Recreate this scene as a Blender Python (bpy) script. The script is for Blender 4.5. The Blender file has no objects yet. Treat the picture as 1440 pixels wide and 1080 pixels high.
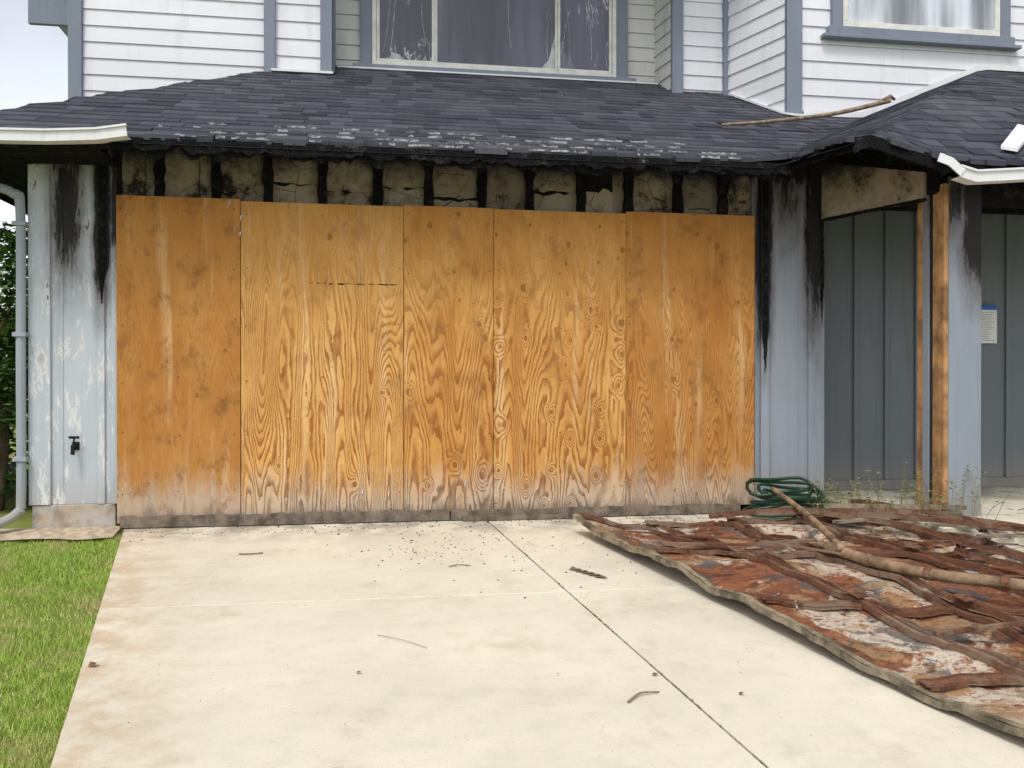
import bpy, math, random
import numpy as np
from mathutils import Vector, noise as mn
R=random.Random(7)
scene=bpy.context.scene
# ---------------------------------------------------------------- node helper
class NT:
    def __init__(s,name,rough=0.8,spec=0.3):
        s.m=bpy.data.materials.new(name); s.m.use_nodes=True
        s.t=s.m.node_tree; s.b=s.t.nodes['Principled BSDF']
        s.b.inputs['Roughness'].default_value=rough
        s.b.inputs['Specular IOR Level'].default_value=spec
    def n(s,t,ins=None,out=0,**p):
        nd=s.t.nodes.new(t)
        for k,v in p.items(): setattr(nd,k,v)
        for k,v in (ins or {}).items():
            if isinstance(v,bpy.types.NodeSocket): s.t.links.new(v,nd.inputs[k])
            else: nd.inputs[k].default_value=v
        return nd.outputs[out]
    def math(s,op,a,b=0.0,c=0.0,clamp=False):
        return s.n('ShaderNodeMath',{0:a,1:b,2:c},operation=op,use_clamp=clamp)
    def pos(s):
        g=s.n('ShaderNodeNewGeometry',out='Position')
        x=s.t.nodes.new('ShaderNodeSeparateXYZ'); s.t.links.new(g,x.inputs[0])
        return g,x.outputs[0],x.outputs[1],x.outputs[2]
    def island(s): return s.n('ShaderNodeNewGeometry',out='Random Per Island')
    def map(s,v,sc=(1,1,1),loc=(0,0,0),rot=(0,0,0)):
        return s.n('ShaderNodeMapping',{'Vector':v,'Scale':sc,'Location':loc,'Rotation':rot})
    def noise(s,v,scale,detail=4,rough=.55,dist=0):
        return s.n('ShaderNodeTexNoise',{'Vector':v,'Scale':scale,'Detail':detail,'Roughness':rough,'Distortion':dist})
    def ramp(s,f,stops,interp='LINEAR'):
        o=s.n('ShaderNodeValToRGB',{'Fac':f}); cr=o.node.color_ramp; cr.interpolation=interp
        while len(cr.elements)<len(stops): cr.elements.new(.5)
        for e,(p,c) in zip(cr.elements,stops):
            e.position=p; e.color=(c,c,c,1) if isinstance(c,(int,float)) else (*c,1)
        return o
    def mix(s,f,a,b,blend='MIX'):
        fx=lambda c:(*c,1) if isinstance(c,tuple) and len(c)==3 else c
        return s.n('ShaderNodeMixRGB',{'Fac':f,'Color1':fx(a),'Color2':fx(b)},blend_type=blend)
    def smooth(s,v,a,b):
        return s.n('ShaderNodeMapRange',{'Value':v,'From Min':a,'From Max':b},interpolation_type='SMOOTHSTEP')
    def color(s,c): 
        if isinstance(c,tuple): s.b.inputs['Base Color'].default_value=(*c,1)
        else: s.t.links.new(c,s.b.inputs['Base Color'])
        return s
    def rough(s,r): s.t.links.new(r,s.b.inputs['Roughness'])
    def bump(s,h,st=.4,d=.01):
        o=s.n('ShaderNodeBump',{'Height':h,'Strength':st,'Distance':d}); s.t.links.new(o,s.b.inputs['Normal'])

# ---------------------------------------------------------------- mesh builder
class B:
    def __init__(s): s.v=[];s.f=[];s.mi=[]
    def add(s,vs,fs,m=0):
        o=len(s.v); s.v+= [tuple(v) for v in vs]
        for f in fs: s.f.append(tuple(i+o for i in f)); s.mi.append(m)
    def quad(s,a,b,c,d,m=0): s.add([a,b,c,d],[(0,1,2,3)],m)
    def box(s,x0,x1,y0,y1,z0,z1,m=0):
        s.hexa([(x0,y0,z0),(x1,y0,z0),(x1,y1,z0),(x0,y1,z0),(x0,y0,z1),(x1,y0,z1),(x1,y1,z1),(x0,y1,z1)],m)
    def hexa(s,v,m=0):
        s.add(v,[(0,3,2,1),(4,5,6,7),(0,1,5,4),(1,2,6,5),(2,3,7,6),(3,0,4,7)],m)
    def strip(s,pts,w,h,m=0,up=(0,0,1)):
        pts=[Vector(p) for p in pts]; up=Vector(up); rings=[]
        for i,p in enumerate(pts):
            d=(pts[min(i+1,len(pts)-1)]-pts[max(i-1,0)]).normalized()
            r=d.cross(up).normalized(); u=r.cross(d)
            rings+= [p-r*w/2-u*h/2,p+r*w/2-u*h/2,p+r*w/2+u*h/2,p-r*w/2+u*h/2]
        fs=[]
        for i in range(len(pts)-1):
            a=i*4
            for k in range(4): fs.append((a+k,a+(k+1)%4,a+4+(k+1)%4,a+4+k))
        e=len(rings)-4; fs+=[(3,2,1,0),(e,e+1,e+2,e+3)]
        s.add(rings,fs,m)
    def tube(s,pts,r,seg=8,m=0,r1=None):
        pts=[Vector(p) for p in pts]; n=len(pts); rings=[]; ref=Vector((.13,.21,.97))
        for i,p in enumerate(pts):
            d=(pts[min(i+1,n-1)]-pts[max(i-1,0)]).normalized()
            a=d.cross(ref)
            if a.length<.1: a=d.cross(Vector((1,0,0)))
            a.normalize(); b=a.cross(d); rr=r if r1 is None else r+(r1-r)*i/(n-1)
            for k in range(seg):
                t=2*math.pi*k/seg; rings.append(p+a*math.cos(t)*rr+b*math.sin(t)*rr)
        fs=[(i*seg+k,i*seg+(k+1)%seg,(i+1)*seg+(k+1)%seg,(i+1)*seg+k) for i in range(n-1) for k in range(seg)]
        fs+=[tuple(range(seg))[::-1],tuple(range((n-1)*seg,n*seg))]
        s.add(rings,fs,m)
    def obj(s,name,mats,parent=None,bevel=0,smooth=False):
        me=bpy.data.meshes.new(name); me.from_pydata(s.v,[],s.f)
        mats=mats if isinstance(mats,list) else [mats]
        for m in mats: me.materials.append(m)
        me.polygons.foreach_set('material_index',s.mi)
        if smooth: me.polygons.foreach_set('use_smooth',[True]*len(s.f))
        me.update()
        o=bpy.data.objects.new(name,me); scene.collection.objects.link(o)
        if parent: o.parent=parent
        if bevel:
            md=o.modifiers.new('bev','BEVEL'); md.width=bevel; md.segments=1; md.limit_method='ANGLE'
        return o
def empty(name):
    e=bpy.data.objects.new(name,None); scene.collection.objects.link(e); return e
def curve(pts,n=6):
    P=[Vector(p) for p in pts]; out=[]
    for i in range(len(P)-1):
        a=P[max(i-1,0)];b=P[i];c=P[i+1];d=P[min(i+2,len(P)-1)]
        for k in range(n):
            t=k/n
            out.append(.5*((2*b)+(c-a)*t+(2*a-5*b+4*c-d)*t*t+(3*b-a-3*c+d)*t**3))
    out.append(P[-1]); return out
def gz(y):
    return 0.0 if y>=0 else max(.07*y,-.6)

# ---------------------------------------------------------------- materials
def m_plain(name,c,rough=.8,var=.15,scale=6,bump=0,spec=.3):
    t=NT(name,rough,spec); p,x,y,z=t.pos()
    n=t.noise(p,scale,5,.6)
    t.color(t.mix(t.smooth(n,.3,.7),tuple(v*(1-var) for v in c),tuple(min(1,v*(1+var)) for v in c)))
    if bump: t.bump(t.noise(p,scale*8,4,.6),bump,.01)
    return t.m

def m_painted(name,c,soot=(),bare=.0,top=9,seed=0,sil=0):
    t=NT(name,.6,.3); p,x,y,z=t.pos()
    n=t.noise(t.map(p,(1,1,.5)),3,5,.6); st=t.noise(t.map(p,(9,9,.6),(seed,0,0)),2,5,.65)
    col=t.mix(n,tuple(v*.84 for v in c),tuple(min(1,v*1.14) for v in c))
    col=t.mix(t.math('MULTIPLY',t.smooth(st,.5,.75),.35),col,tuple(v*.6 for v in c))
    foot=t.math('MULTIPLY',t.smooth(z,.50,.1),t.math('MULTIPLY',n,.8))
    col=t.mix(foot,col,(.33,.27,.19))
    big=t.noise(t.map(p,(2.2,2.2,1.0),(seed*3,0,0)),2.5,7,.7)
    if bare:
        fl=t.noise(t.map(p,(5,5,1.3),(seed*5+3,0,0)),2.2,8,.78)
        k=t.smooth(fl,.5+.12*(1-bare),.52+.12*(1-bare))
        col=t.mix(k,col,(.64,.64,.64))
        k2=t.math('MULTIPLY',t.smooth(fl,.60,.615),t.smooth(z,.9,1.7))
        col=t.mix(k2,col,(.09,.055,.035))
    acc=None
    for (x0,w,zmin,zs,amp) in soot:
        dx=t.math('ABSOLUTE',t.math('SUBTRACT',x,x0))
        m=t.math('MULTIPLY',t.smooth(dx,w,w*.1),t.smooth(z,zmin,zmin+zs))
        m=t.math('MULTIPLY',m,amp)
        acc=m if acc is None else t.math('MAXIMUM',acc,m)
    tp=t.smooth(z,top,top+.5)
    acc=tp if acc is None else t.math('MAXIMUM',acc,tp)
    fine=t.noise(t.map(p,(26,26,2.6)),1.6,9,.82)
    nn=t.math('ADD',t.math('MULTIPLY',big,.9),t.math('MULTIPLY',fine,1.1))
    s=t.math('ADD',acc,t.math('SUBTRACT',nn,1.34))
    haze=t.smooth(s,-.30,.65); core=t.smooth(s,.34,.52)
    haze=t.math('MULTIPLY',haze,t.smooth(acc,.0,.35))
    col=t.mix(t.math('MULTIPLY',haze,.9),col,(.085,.062,.060))
    col=t.mix(core,col,(.014,.012,.012))
    t.color(col); t.bump(t.math('ADD',t.math('MULTIPLY',core,-1.0),t.math('MULTIPLY',fine,.4)),.5,.006)
    return t.m

def m_ply(name,seed,contrast,warm=0,fine=1.0,light=0,kt=.7,stain=.5):
    t=NT(name,.85,.12); p,x,y,z=t.pos()
    P=t.map(p,(1,1,1),(seed*7.3,0,seed*3.1))
    px=t.math('ADD',x,seed*7.3); pz=t.math('ADD',z,seed*3.1)
    K=t.n('ShaderNodeCombineXYZ',{0:t.math('MULTIPLY',px,5.2),1:t.math('MULTIPLY',pz,3.6),2:0.0})
    kd0=t.n('ShaderNodeTexVoronoi',{'Vector':K,'Scale':1.0,'Randomness':1.0},voronoi_dimensions='2D')
    pick=t.n('ShaderNodeTexVoronoi',{'Vector':K,'Scale':1.0,'Randomness':1.0},out='Color',voronoi_dimensions='2D')
    sp=t.t.nodes.new('ShaderNodeSeparateColor'); t.t.links.new(pick,sp.inputs[0])
    pk=t.math('GREATER_THAN',sp.outputs[0],kt)
    wob=t.noise(t.map(P,(26,.01,26)),1.0,2,.5)
    kd=t.math('MULTIPLY',kd0,t.math('MULTIPLY_ADD',sp.outputs[1],.9,.75))
    kd=t.math('ADD',kd,t.math('MULTIPLY',t.math('SUBTRACT',wob,.5),.06))
    bumpk=t.math('MULTIPLY',t.math('MULTIPLY',t.smooth(kd,.45,.0),pk),3.0)
    f=t.noise(t.map(P,(2.4*fine,.01,.30)),1.0,1.6,.5)
    f2=t.noise(t.map(P,(22,.01,7)),1.0,3,.6)
    f3=t.noise(t.map(P,(6,.01,1.5)),1.0,2.5,.5)
    ph=t.math('MULTIPLY',f,40.0*fine)
    ph=t.math('ADD',ph,t.math('MULTIPLY',f2,1.0)); ph=t.math('ADD',ph,t.math('MULTIPLY',f3,3.8)); ph=t.math('ADD',ph,bumpk)
    saw=t.math('FRACT',ph)
    line=t.math('MULTIPLY',t.smooth(saw,.34,.84),t.smooth(saw,1.0,.93))
    cn=t.noise(t.map(P,(1.6,.01,.7)),1.4,3,.5)
    hz=t.smooth(z,2.25,1.25)
    cf=t.math('MULTIPLY',t.math('MULTIPLY',line,t.math('ADD',t.math('MULTIPLY',hz,.80),.15)),t.smooth(cn,.20,.50))
    brk=t.noise(t.map(P,(30,.01,9)),1.0,3,.6)
    cf=t.math('MULTIPLY',cf,t.math('MULTIPLY_ADD',t.smooth(brk,.3,.6),.4,.6))
    cf=t.math('MULTIPLY',cf,contrast)
    tone=t.noise(t.map(P,(2.4,.01,1.0)),1.3,6,.65)
    base=t.ramp(tone,[(.25,(.35,.145,.036)),(.43,(.53,.255,.062)),(.58,(.66,.365,.11)),(.8,(.75,.48,.19))])
    if warm: base=t.mix(warm,base,(.35,.14,.034))
    if light: base=t.mix(light,base,(.78,.51,.20))
    sap=t.noise(t.map(P,(5.5,.01,.35)),1.5,3,.5)
    base=t.mix(t.math('MULTIPLY',t.smooth(sap,.53,.72),.55),base,(.82,.61,.34))
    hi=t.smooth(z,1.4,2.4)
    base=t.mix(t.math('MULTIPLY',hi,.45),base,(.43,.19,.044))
    fib=t.noise(t.map(P,(110,.01,2.5)),2,5,.65)
    base=t.mix(t.math('MULTIPLY',t.smooth(fib,.35,.75),.45),base,(.30,.12,.034))
    wz=t.math('ADD',z,t.math('MULTIPLY',t.math('SUBTRACT',t.noise(t.map(P,(4,.01,1.2)),1.5,6,.7),.5),.75))
    wm=t.smooth(wz,.48,.10)
    base=t.mix(t.math('MULTIPLY',wm,.80),base,(.50,.42,.33))
    lc=t.mix(wm,(.27,.09,.020),(.16,.09,.055))
    col=t.mix(cf,base,lc)
    ft=t.math('MULTIPLY',t.smooth(wz,.17,.0),.6)
    col=t.mix(ft,col,(.14,.115,.09))
    bl=t.noise(t.map(P,(1.7,.01,1.2)),3.4,8,.74)
    col=t.mix(t.math('MULTIPLY',t.smooth(bl,.49,.68),stain),col,(.18,.085,.032))
    run=t.noise(t.map(P,(9,.01,.5)),1.6,6,.7)
    col=t.mix(t.math('MULTIPLY',t.smooth(run,.55,.74),.35),col,(.20,.10,.045))
    eye=t.math('MULTIPLY',t.smooth(kd,.105,.060),pk)
    col=t.mix(t.math('MULTIPLY',eye,.65),col,(.15,.055,.018))
    core=t.math('MULTIPLY',t.smooth(kd,.055,.03),pk)
    col=t.mix(t.math('MULTIPLY',core,.5),col,(.38,.17,.055))
    sc=t.noise(p,55,3,.6)
    col=t.mix(t.math('MULTIPLY',t.smooth(sc,.63,.70),.4),col,(.13,.065,.03))
    t.color(col); t.bump(t.math('ADD',t.math('MULTIPLY',cf,-.8),t.math('MULTIPLY',fib,.6)),.35,.004)
    return t.m

def m_char(name='charred_wood'):
    t=NT(name,.95,.1); p,x,y,z=t.pos()
    v=t.n('ShaderNodeTexVoronoi',{'Vector':t.map(p,(1,1,1.6)),'Scale':38.0},feature='DISTANCE_TO_EDGE')
    n=t.noise(p,9,6,.7)
    c=t.mix(t.smooth(n,.50,.72),(.012,.012,.014),(.060,.057,.058))
    c=t.mix(t.math('MULTIPLY',t.smooth(n,.68,.72),.7),c,(.26,.245,.23))
    t.color(c); t.bump(t.smooth(v,0,.2),.9,.012); return t.m

def m_shingle():
    t=NT('asphalt_shingle',.85,.3); p,x,y,z=t.pos(); r=t.island()
    n=t.noise(p,160,2,.5); b=t.noise(p,1.3,5,.6)
    c=t.ramp(r,[(0,(.022,.024,.034)),(.5,(.040,.042,.057)),(1,(.064,.066,.084))])
    c=t.mix(t.math('MULTIPLY',t.smooth(n,.5,.75),.5),c,(.13,.13,.16))
    c=t.mix(t.math('MULTIPLY',t.smooth(b,.5,.7),.5),c,(.090,.090,.10))
    t.color(c); t.bump(n,.4,.004); return t.m

def m_concrete(name,c=(.62,.57,.46)):
    t=NT(name,.85,.2); p,x,y,z=t.pos()
    a=t.noise(p,.9,6,.62); b=t.noise(p,7,6,.65); g=t.noise(p,120,3,.6)
    col=t.mix(t.smooth(a,.3,.7),tuple(v*.90 for v in c),tuple(v*1.08 for v in c))
    col=t.mix(t.math('MULTIPLY',t.smooth(b,.46,.75),.34),col,tuple(v*.70 for v in c))
    st=t.noise(t.map(p,(1,1.2,1),(4,2,0)),1.7,7,.7)
    col=t.mix(t.math('MULTIPLY',t.smooth(st,.54,.72),.40),col,(.40,.31,.20))
    e=t.math('SUBTRACT',x,t.math('MULTIPLY_ADD',y,-.172,.04))
    col=t.mix(t.math('MULTIPLY',t.math('MULTIPLY',t.smooth(e,.6,.0),t.smooth(b,.3,.65)),.55),col,(.42,.27,.13))
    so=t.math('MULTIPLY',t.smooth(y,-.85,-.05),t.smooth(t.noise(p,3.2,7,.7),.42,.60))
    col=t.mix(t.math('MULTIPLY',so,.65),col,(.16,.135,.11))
    col=t.mix(t.math('MULTIPLY',t.smooth(g,.58,.72),.40),col,tuple(v*.5 for v in c))
    sw=t.noise(t.map(p,(2,26,1)),1.5,4,.6)
    col=t.mix(t.math('MULTIPLY',t.smooth(sw,.5,.8),.12),col,tuple(v*.6 for v in c))
    # hairline cracks
    ck=t.n('ShaderNodeTexVoronoi',{'Vector':t.n('ShaderNodeVectorMath',{0:p,1:t.n('ShaderNodeTexNoise',{'Vector':p,'Scale':3.0,'Detail':5.0},out=1)},operation='ADD'),'Scale':.45},feature='DISTANCE_TO_EDGE')
    col=t.mix(t.math('MULTIPLY',t.smooth(ck,.003,.0005),t.math('MULTIPLY',t.smooth(a,.5,.6),.45)),col,(.25,.21,.16))
    t.color(col); t.bump(t.math('ADD',g,t.math('MULTIPLY',b,.7)),.4,.004); return t.m

def m_rust(name,mode=0):
    t=NT(name,.8,.25); p,x,y,z=t.pos(); r=t.island()
    q=t.map(p,(1,1,3),(mode*9,3,0))
    q=t.n('ShaderNodeVectorMath',{0:q,1:t.n('ShaderNodeCombineXYZ',{0:t.math('MULTIPLY',r,9.0),1:0.0,2:0.0})},operation='ADD')
    a=t.noise(q,2.6,9,.72,.5); b=t.noise(p,17,8,.74); c2=t.noise(t.map(p,(1,1,1),(7,1,0)),1.7,7,.66,.7)
    if mode==0:
        col=t.ramp(a,[(.30,(.024,.015,.013)),(.42,(.10,.040,.020)),(.50,(.24,.090,.040)),(.57,(.13,.048,.025)),(.70,(.34,.17,.085))])
        k=t.math('MULTIPLY',t.smooth(c2,.505,.54),t.smooth(b,.38,.55))
        col=t.mix(t.math('MULTIPLY',k,.9),col,(.56,.50,.40))
        c3=t.noise(t.map(p,(1,1,1),(1,8,0)),2.1,7,.68,.6)
        col=t.mix(t.math('MULTIPLY',t.smooth(c3,.53,.57),.8),col,(.075,.07,.068))
        c4=t.noise(t.map(p,(1,1,1),(5,3,0)),3.1,7,.7,.6)
        col=t.mix(t.math('MULTIPLY',t.smooth(c4,.53,.58),.6),col,(.34,.22,.11))
    else:
        col=t.ramp(a,[(.30,(.03,.018,.014)),(.42,(.10,.045,.026)),(.50,(.19,.085,.048)),(.57,(.12,.055,.034)),(.70,(.28,.16,.09))])
        col=t.mix(t.math('MULTIPLY',t.smooth(c2,.50,.58),.5),col,(.27,.21,.15))
    col=t.mix(t.math('MULTIPLY',t.smooth(b,.48,.70),.6),col,(.035,.018,.012))
    t.color(col); t.bump(t.math('ADD',b,a),.6,.010)
    return t.m

def m_glass(name,c,streak=0,seed=0,rough=.06,spec=.6):
    t=NT(name,rough,spec); p,x,y,z=t.pos()
    n=t.noise(t.map(p,(3,1,.35),(seed,0,0)),1.4,4,.5)
    col=t.mix(t.smooth(n,.3,.7),tuple(v*.45 for v in c),tuple(v*1.6 for v in c))
    if streak:
        q=t.map(p,(1.3,1,.35),(seed,0,0))
        w=t.noise(q,3.2,5,.6,1.2)
        d=t.math('ABSOLUTE',t.math('SUBTRACT',w,.5))
        k=t.math('MULTIPLY',t.smooth(d,.014,.004),t.smooth(t.noise(t.map(p,(1,1,1),(seed+4,0,0)),2.2,4,.6),.48,.56))
        col=t.mix(t.math('MULTIPLY',k,.75),col,(.6,.6,.62))
        k2=t.smooth(t.noise(t.map(p,(1,1,.6),(seed+9,0,0)),1.8,5,.6),.58,.64)
        col=t.mix(t.math('MULTIPLY',k2,.4),col,(.24,.22,.33))
    t.color(col); t.bump(t.noise(p,1.5,2,.5),.05,.02); return t.m

def m_leaf(name,c1,c2,c3):
    t=NT(name,.5,.4); r=t.island()
    t.color(t.ramp(r,[(0,c1),(.5,c2),(1,c3)])); return t.m

M={}
M['char']=m_char()
M['shingle']=m_shingle()
def m_siding(name,c,dirt):
    t=NT(name,.55,.3); p,x,y,z=t.pos(); r=t.island()
    n=t.noise(t.map(p,(1,1,2)),2,6,.65)
    col=t.mix(n,tuple(v*.90 for v in c),tuple(min(.88,v*1.06) for v in c))
    col=t.mix(t.math('MULTIPLY',r,.10),col,tuple(v*.7 for v in c))
    d=t.noise(t.map(p,(6,6,.8)),1.6,6,.7)
    col=t.mix(t.math('MULTIPLY',t.smooth(d,.5,.72),dirt),col,(.36,.33,.27))
    lo=t.math('MULTIPLY',t.smooth(z,4.45,3.9),dirt)
    col=t.mix(t.math('MULTIPLY',lo,t.math('MULTIPLY',n,.9)),col,(.30,.27,.22))
    t.color(col); return t.m
M['siding']=m_siding('white_lap_siding',(.74,.75,.80),.22)
M['siding_dirty']=m_siding('smoke_stained_siding',(.62,.62,.60),.5)
M['trim']=m_painted('blue_grey_trim',(.19,.22,.275))
M['gutter']=m_painted('white_gutter_paint',(.70,.71,.72),bare=0)
M['wall_l']=m_painted('light_grey_board',(.47,.51,.555),soot=[(-.12,.13,1.1,1.0,1.08),(-.36,.26,1.2,1.1,.86),(-.01,.10,1.4,.9,.85)],bare=.62,top=2.45,seed=1)
M['wall_r']=m_painted('grey_board',(.29,.325,.375),soot=[(5.08,.17,.5,1.5,1.05),(5.53,.19,.7,1.5,1.02),(5.30,.26,1.5,1.2,.78)],top=2.4,seed=4)
M['entry']=m_painted('entry_grey_board',(.150,.170,.19),soot=[(5.62,.35,.9,1.2,.95)],top=2.4,seed=2)
M['postgrey']=m_painted('post_grey_board',(.25,.285,.33),soot=[(6.17,.26,1.25,.9,1.1),(6.0,.2,1.8,.6,.9)],top=2.25,seed=9)
t=NT('scorched_wallboard',.85,.1); p,x,y,z=t.pos(); r=t.island()
c=t.ramp(r,[(0,(.38,.31,.23)),(.4,(.50,.43,.33)),(.75,(.30,.255,.205)),(1,(.52,.46,.37))])
cr=t.n('ShaderNodeTexVoronoi',{'Vector':t.map(p,(1,.01,1)),'Scale':3.2},feature='DISTANCE_TO_EDGE')
n=t.noise(p,3.4,9,.76); n2=t.noise(p,2.2,3,.5)
c=t.mix(t.math('MULTIPLY',t.smooth(cr,.009,.003),t.smooth(n2,.48,.55)),c,(.05,.04,.03))
c=t.mix(t.math('MULTIPLY',t.smooth(n,.42,.58),.45),c,(.14,.095,.06))
c=t.mix(t.math('MULTIPLY',t.smooth(n,.54,.62),.92),c,(.03,.025,.024))
zz=t.math('ADD',z,t.math('MULTIPLY',n,.4)); c=t.mix(t.smooth(zz,2.80,3.05),c,(.022,.021,.021))
t.color(c); t.bump(n,.4,.01); M['panel']=t.m
M['conc']=m_concrete('driveway_concrete')
M['found']=m_concrete('foundation_concrete',(.46,.45,.43))
M['raw']=m_plain('raw_framing_lumber',(.36,.20,.09),.85,.45,7,.3)
M['rawold']=m_plain('weathered_board',(.15,.12,.09),.9,.5,9,.5)
M['rust0']=m_rust('rusted_door_skin',0); M['rust1']=m_rust('rusted_steel',1)
M['rim']=m_plain('door_edge_metal',(.20,.165,.11),.7,.6,10,.5)
M['pipe']=m_plain('dirty_tan_pipe',(.22,.145,.085),.7,.6,7,.4)
M['hose']=m_plain('green_hose_rubber',(.012,.045,.022),.4,.4,8,0,.4)
M['black']=m_plain('soot_black',(.012,.012,.012),.9,.3,5)
M['paper']=m_plain('notice_paper_sheet',(.72,.72,.70),.7,.05,30)
M['blue']=m_plain('blue_tape',(.04,.12,.45),.6,.1,5)
M['stick']=m_plain('dry_stick',(.24,.18,.12),.85,.4,20,.4)
M['downpipe']=m_painted('downpipe_paint',(.30,.34,.38))
M['glassc']=m_glass('window_glass',(.06,.065,.095),0,1)
M['glasss']=m_glass('cracked_window_glass',(.045,.045,.078),1,3)
M['glassr']=m_glass('painted_reflection_glass',(.42,.45,.50),0,6,.12,.6)  # pale base colour stands in for a bright reflection in the pane
M['wframe']=m_plain('vinyl_frame',(.66,.66,.62),.5,.12,8)
M['flake']=m_plain('pale_ash_flake',(.19,.19,.20),.9,.7,16,.5)
M['curtain']=m_plain('torn_curtain_cloth',(.42,.42,.45),.9,.4,9)
t=NT('lawn_soil',.95,.1); p,x,y,z=t.pos(); a=t.noise(p,1.6,6,.65); b=t.noise(p,25,5,.7)
c=t.mix(t.smooth(a,.35,.65),(.12,.18,.03),(.24,.27,.07)); c=t.mix(t.math('MULTIPLY',t.smooth(b,.45,.7),.7),c,(.20,.15,.07))
t.color(c); t.bump(b,.6,.02); M['soil']=t.m
t=NT('grass_blade',.6,.25); r=t.island(); p,x,y,z=t.pos(); a=t.noise(p,2.2,7,.74)
c=t.ramp(r,[(0,(.17,.28,.035)),(.5,(.30,.45,.06)),(.85,(.42,.53,.11)),(1,(.55,.50,.22))])
c=t.mix(t.math('MULTIPLY',t.smooth(a,.47,.62),.72),c,(.50,.44,.20)); t.color(c); M['grass']=t.m
M['leaf']=m_leaf('broad_leaf',(.02,.055,.012),(.06,.15,.022),(.17,.29,.05))
M['bark']=m_plain('bark',(.12,.09,.06),.9,.4,10,.5)
M['asphalt']=m_plain('asphalt',(.055,.055,.058),.9,.2,30,.3)
M['dirt']=m_plain('dry_dirt',(.42,.34,.24),.95,.3,14,.5)

# ---------------------------------------------------------------- ground, road, driveway
b=B(); xs=[-400,-60,-12,-4,0,4,9,14,60,400]; ys=[-400,-60,-22,-13,-8.571,-6,-3,0,10,60,400]
V=[(X,Y,gz(Y)-.035) for Y in ys for X in xs]; nx=len(xs)
b.add(V,[(j*nx+i,j*nx+i+1,(j+1)*nx+i+1,(j+1)*nx+i) for j in range(len(ys)-1) for i in range(nx-1)])
b.obj('ground',M['soil'])
b=B(); b.quad((-300,-20,-.63),(300,-20,-.63),(300,-13,-.63),(-300,-13,-.63)); b.obj('road',M['asphalt'])
xl=lambda Y:.04-.172*Y; xj=lambda Y:2.73-.113*Y; xk=lambda Y:5.9-.09*Y; xr=lambda Y:9.5
b=B(); rows=[.0,-2.01,-4.35,-6.7,-8.55]; bd=[xl,xj,xk,xr]
for j in range(4):
    y1=rows[j]-(.003 if j else 0); y0=rows[j+1]+.003
    if j==0: y1=-.004
    for i in range(3):
        g0=.006 if i else 0; g1=.006
        vs=[(bd[i](y0)+g0,y0),(bd[i+1](y0)-g1,y0),(bd[i+1](y1)-g1,y1),(bd[i](y1)+g0,y1)]
        b.hexa([(X,Y,gz(Y)-.09) for X,Y in vs]+[(X,Y,gz(Y)) for X,Y in vs])
b.quad((xl(-8.55),-8.56,-.6),(9.5,-8.56,-.6),(9.5,-13,-.61),(xl(-8.55)-.3,-13,-.61))
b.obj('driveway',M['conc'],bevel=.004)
b=B()
for i in range(1500):
    y=-R.random()**.8*5; 
    if mn.noise(Vector((y*2.2,0,4)))<-.05 and R.random()<.8: continue
    x=xj(y)+R.gauss(0,.007); h=R.uniform(.003,.012); w=R.uniform(.002,.006); a=R.uniform(0,3.1)
    q=Vector((x,y,gz(y)-.008)); d=Vector((math.cos(a),math.sin(a),0))*w
    b.add([q-d,q+d,q+Vector((R.gauss(0,.008),R.gauss(0,.008),h))],[(0,1,2)])
b.obj('joint_weeds',m_leaf('joint_weed',(.12,.09,.05),(.20,.16,.09),(.15,.17,.06)))

# ---------------------------------------------------------------- house
house=empty('two_storey_house')
def zf(X,Y):
    zg=min(4.019+.53*(Y-1.8), 4.02+.575*(X-.89))
    if X>4.9:
        sag=.15*min(1,max(0,(X-5.15)/.6))*min(1,max(0,(-.3-Y)/1.1))
        if X>6.3: sag*=max(.55,1-(X-6.3)*.4)
        zp=min(4.13+.42*(X-7.82)+.0957*(Y-1),4.13+.555*(Y-1))-sag
        if Y<-.58: return zp
        return max(zg,zp)
    return zg
def dom(X,Y):
    if X<-1.32 or X>9.6: return False
    if Y<(-.62 if X<5.03 else -1.5): return False
    if X<-.78: return Y<7
    if Y>(2.3 if X<5.95 else 1.1): return False
    return True
b=B(); st=.1
nxx=int(11/st)+1
for j in range(86):
    Y0=-1.5+j*st; Y1=Y0+st
    for i in range(nxx):
        X0=-1.32+i*st; X1=X0+st
        if dom(X0+st/2,Y0+st/2):
            dz=.045 
            b.quad((X0,Y0,zf(X0,Y0)-dz),(X1,Y0,zf(X1,Y0)-dz),(X1,Y1,zf(X1,Y1)-dz),(X0,Y1,zf(X0,Y1)-dz))
b.obj('roof_deck',M['black'],house)
b=B(); dy=.118
Y=-1.52
while Y<7:
    X=-1.34-R.random()*.2
    while X<9.6:
        if Y>2.4 and X>-.7: break
        w=R.choice([.11,.15,.19,.24,.3])
        if 5<X<7: w=min(w,.15)
        Xm=X+w/2
        if dom(Xm,Y+dy*.5) :
            jt=R.uniform(-.006,.006); h=.010+R.uniform(0,.009); Yb=Y+jt; Yt=Y+dy+.03
            near=(Xm<5.03 and Y<-.45) or (Xm>=5.03 and Y<-1.4)
            if near and Xm>.1:
                Yb+=R.uniform(-.03,.04); h+=R.uniform(-.004,.012)
            if R.random()<.05 and Xm>.5: h+=.012
            xa,xb=X+.001,X+w-.001
            a=(xa,Yb,zf(xa,Yb)+h); c=(xb,Yb,zf(xb,Yb)+h+R.uniform(-.003,.003))
            d=(xb,Yt,zf(xb,Yt)+.003); e=(xa,Yt,zf(xa,Yt)+.003)
            b.add([a,c,d,e,(a[0],a[1],a[2]-h-.02),(c[0],c[1],c[2]-h-.02)],[(0,1,2,3),(4,5,1,0),(4,0,3),(5,2,1)])
        X+=w
    Y+=dy
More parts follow.
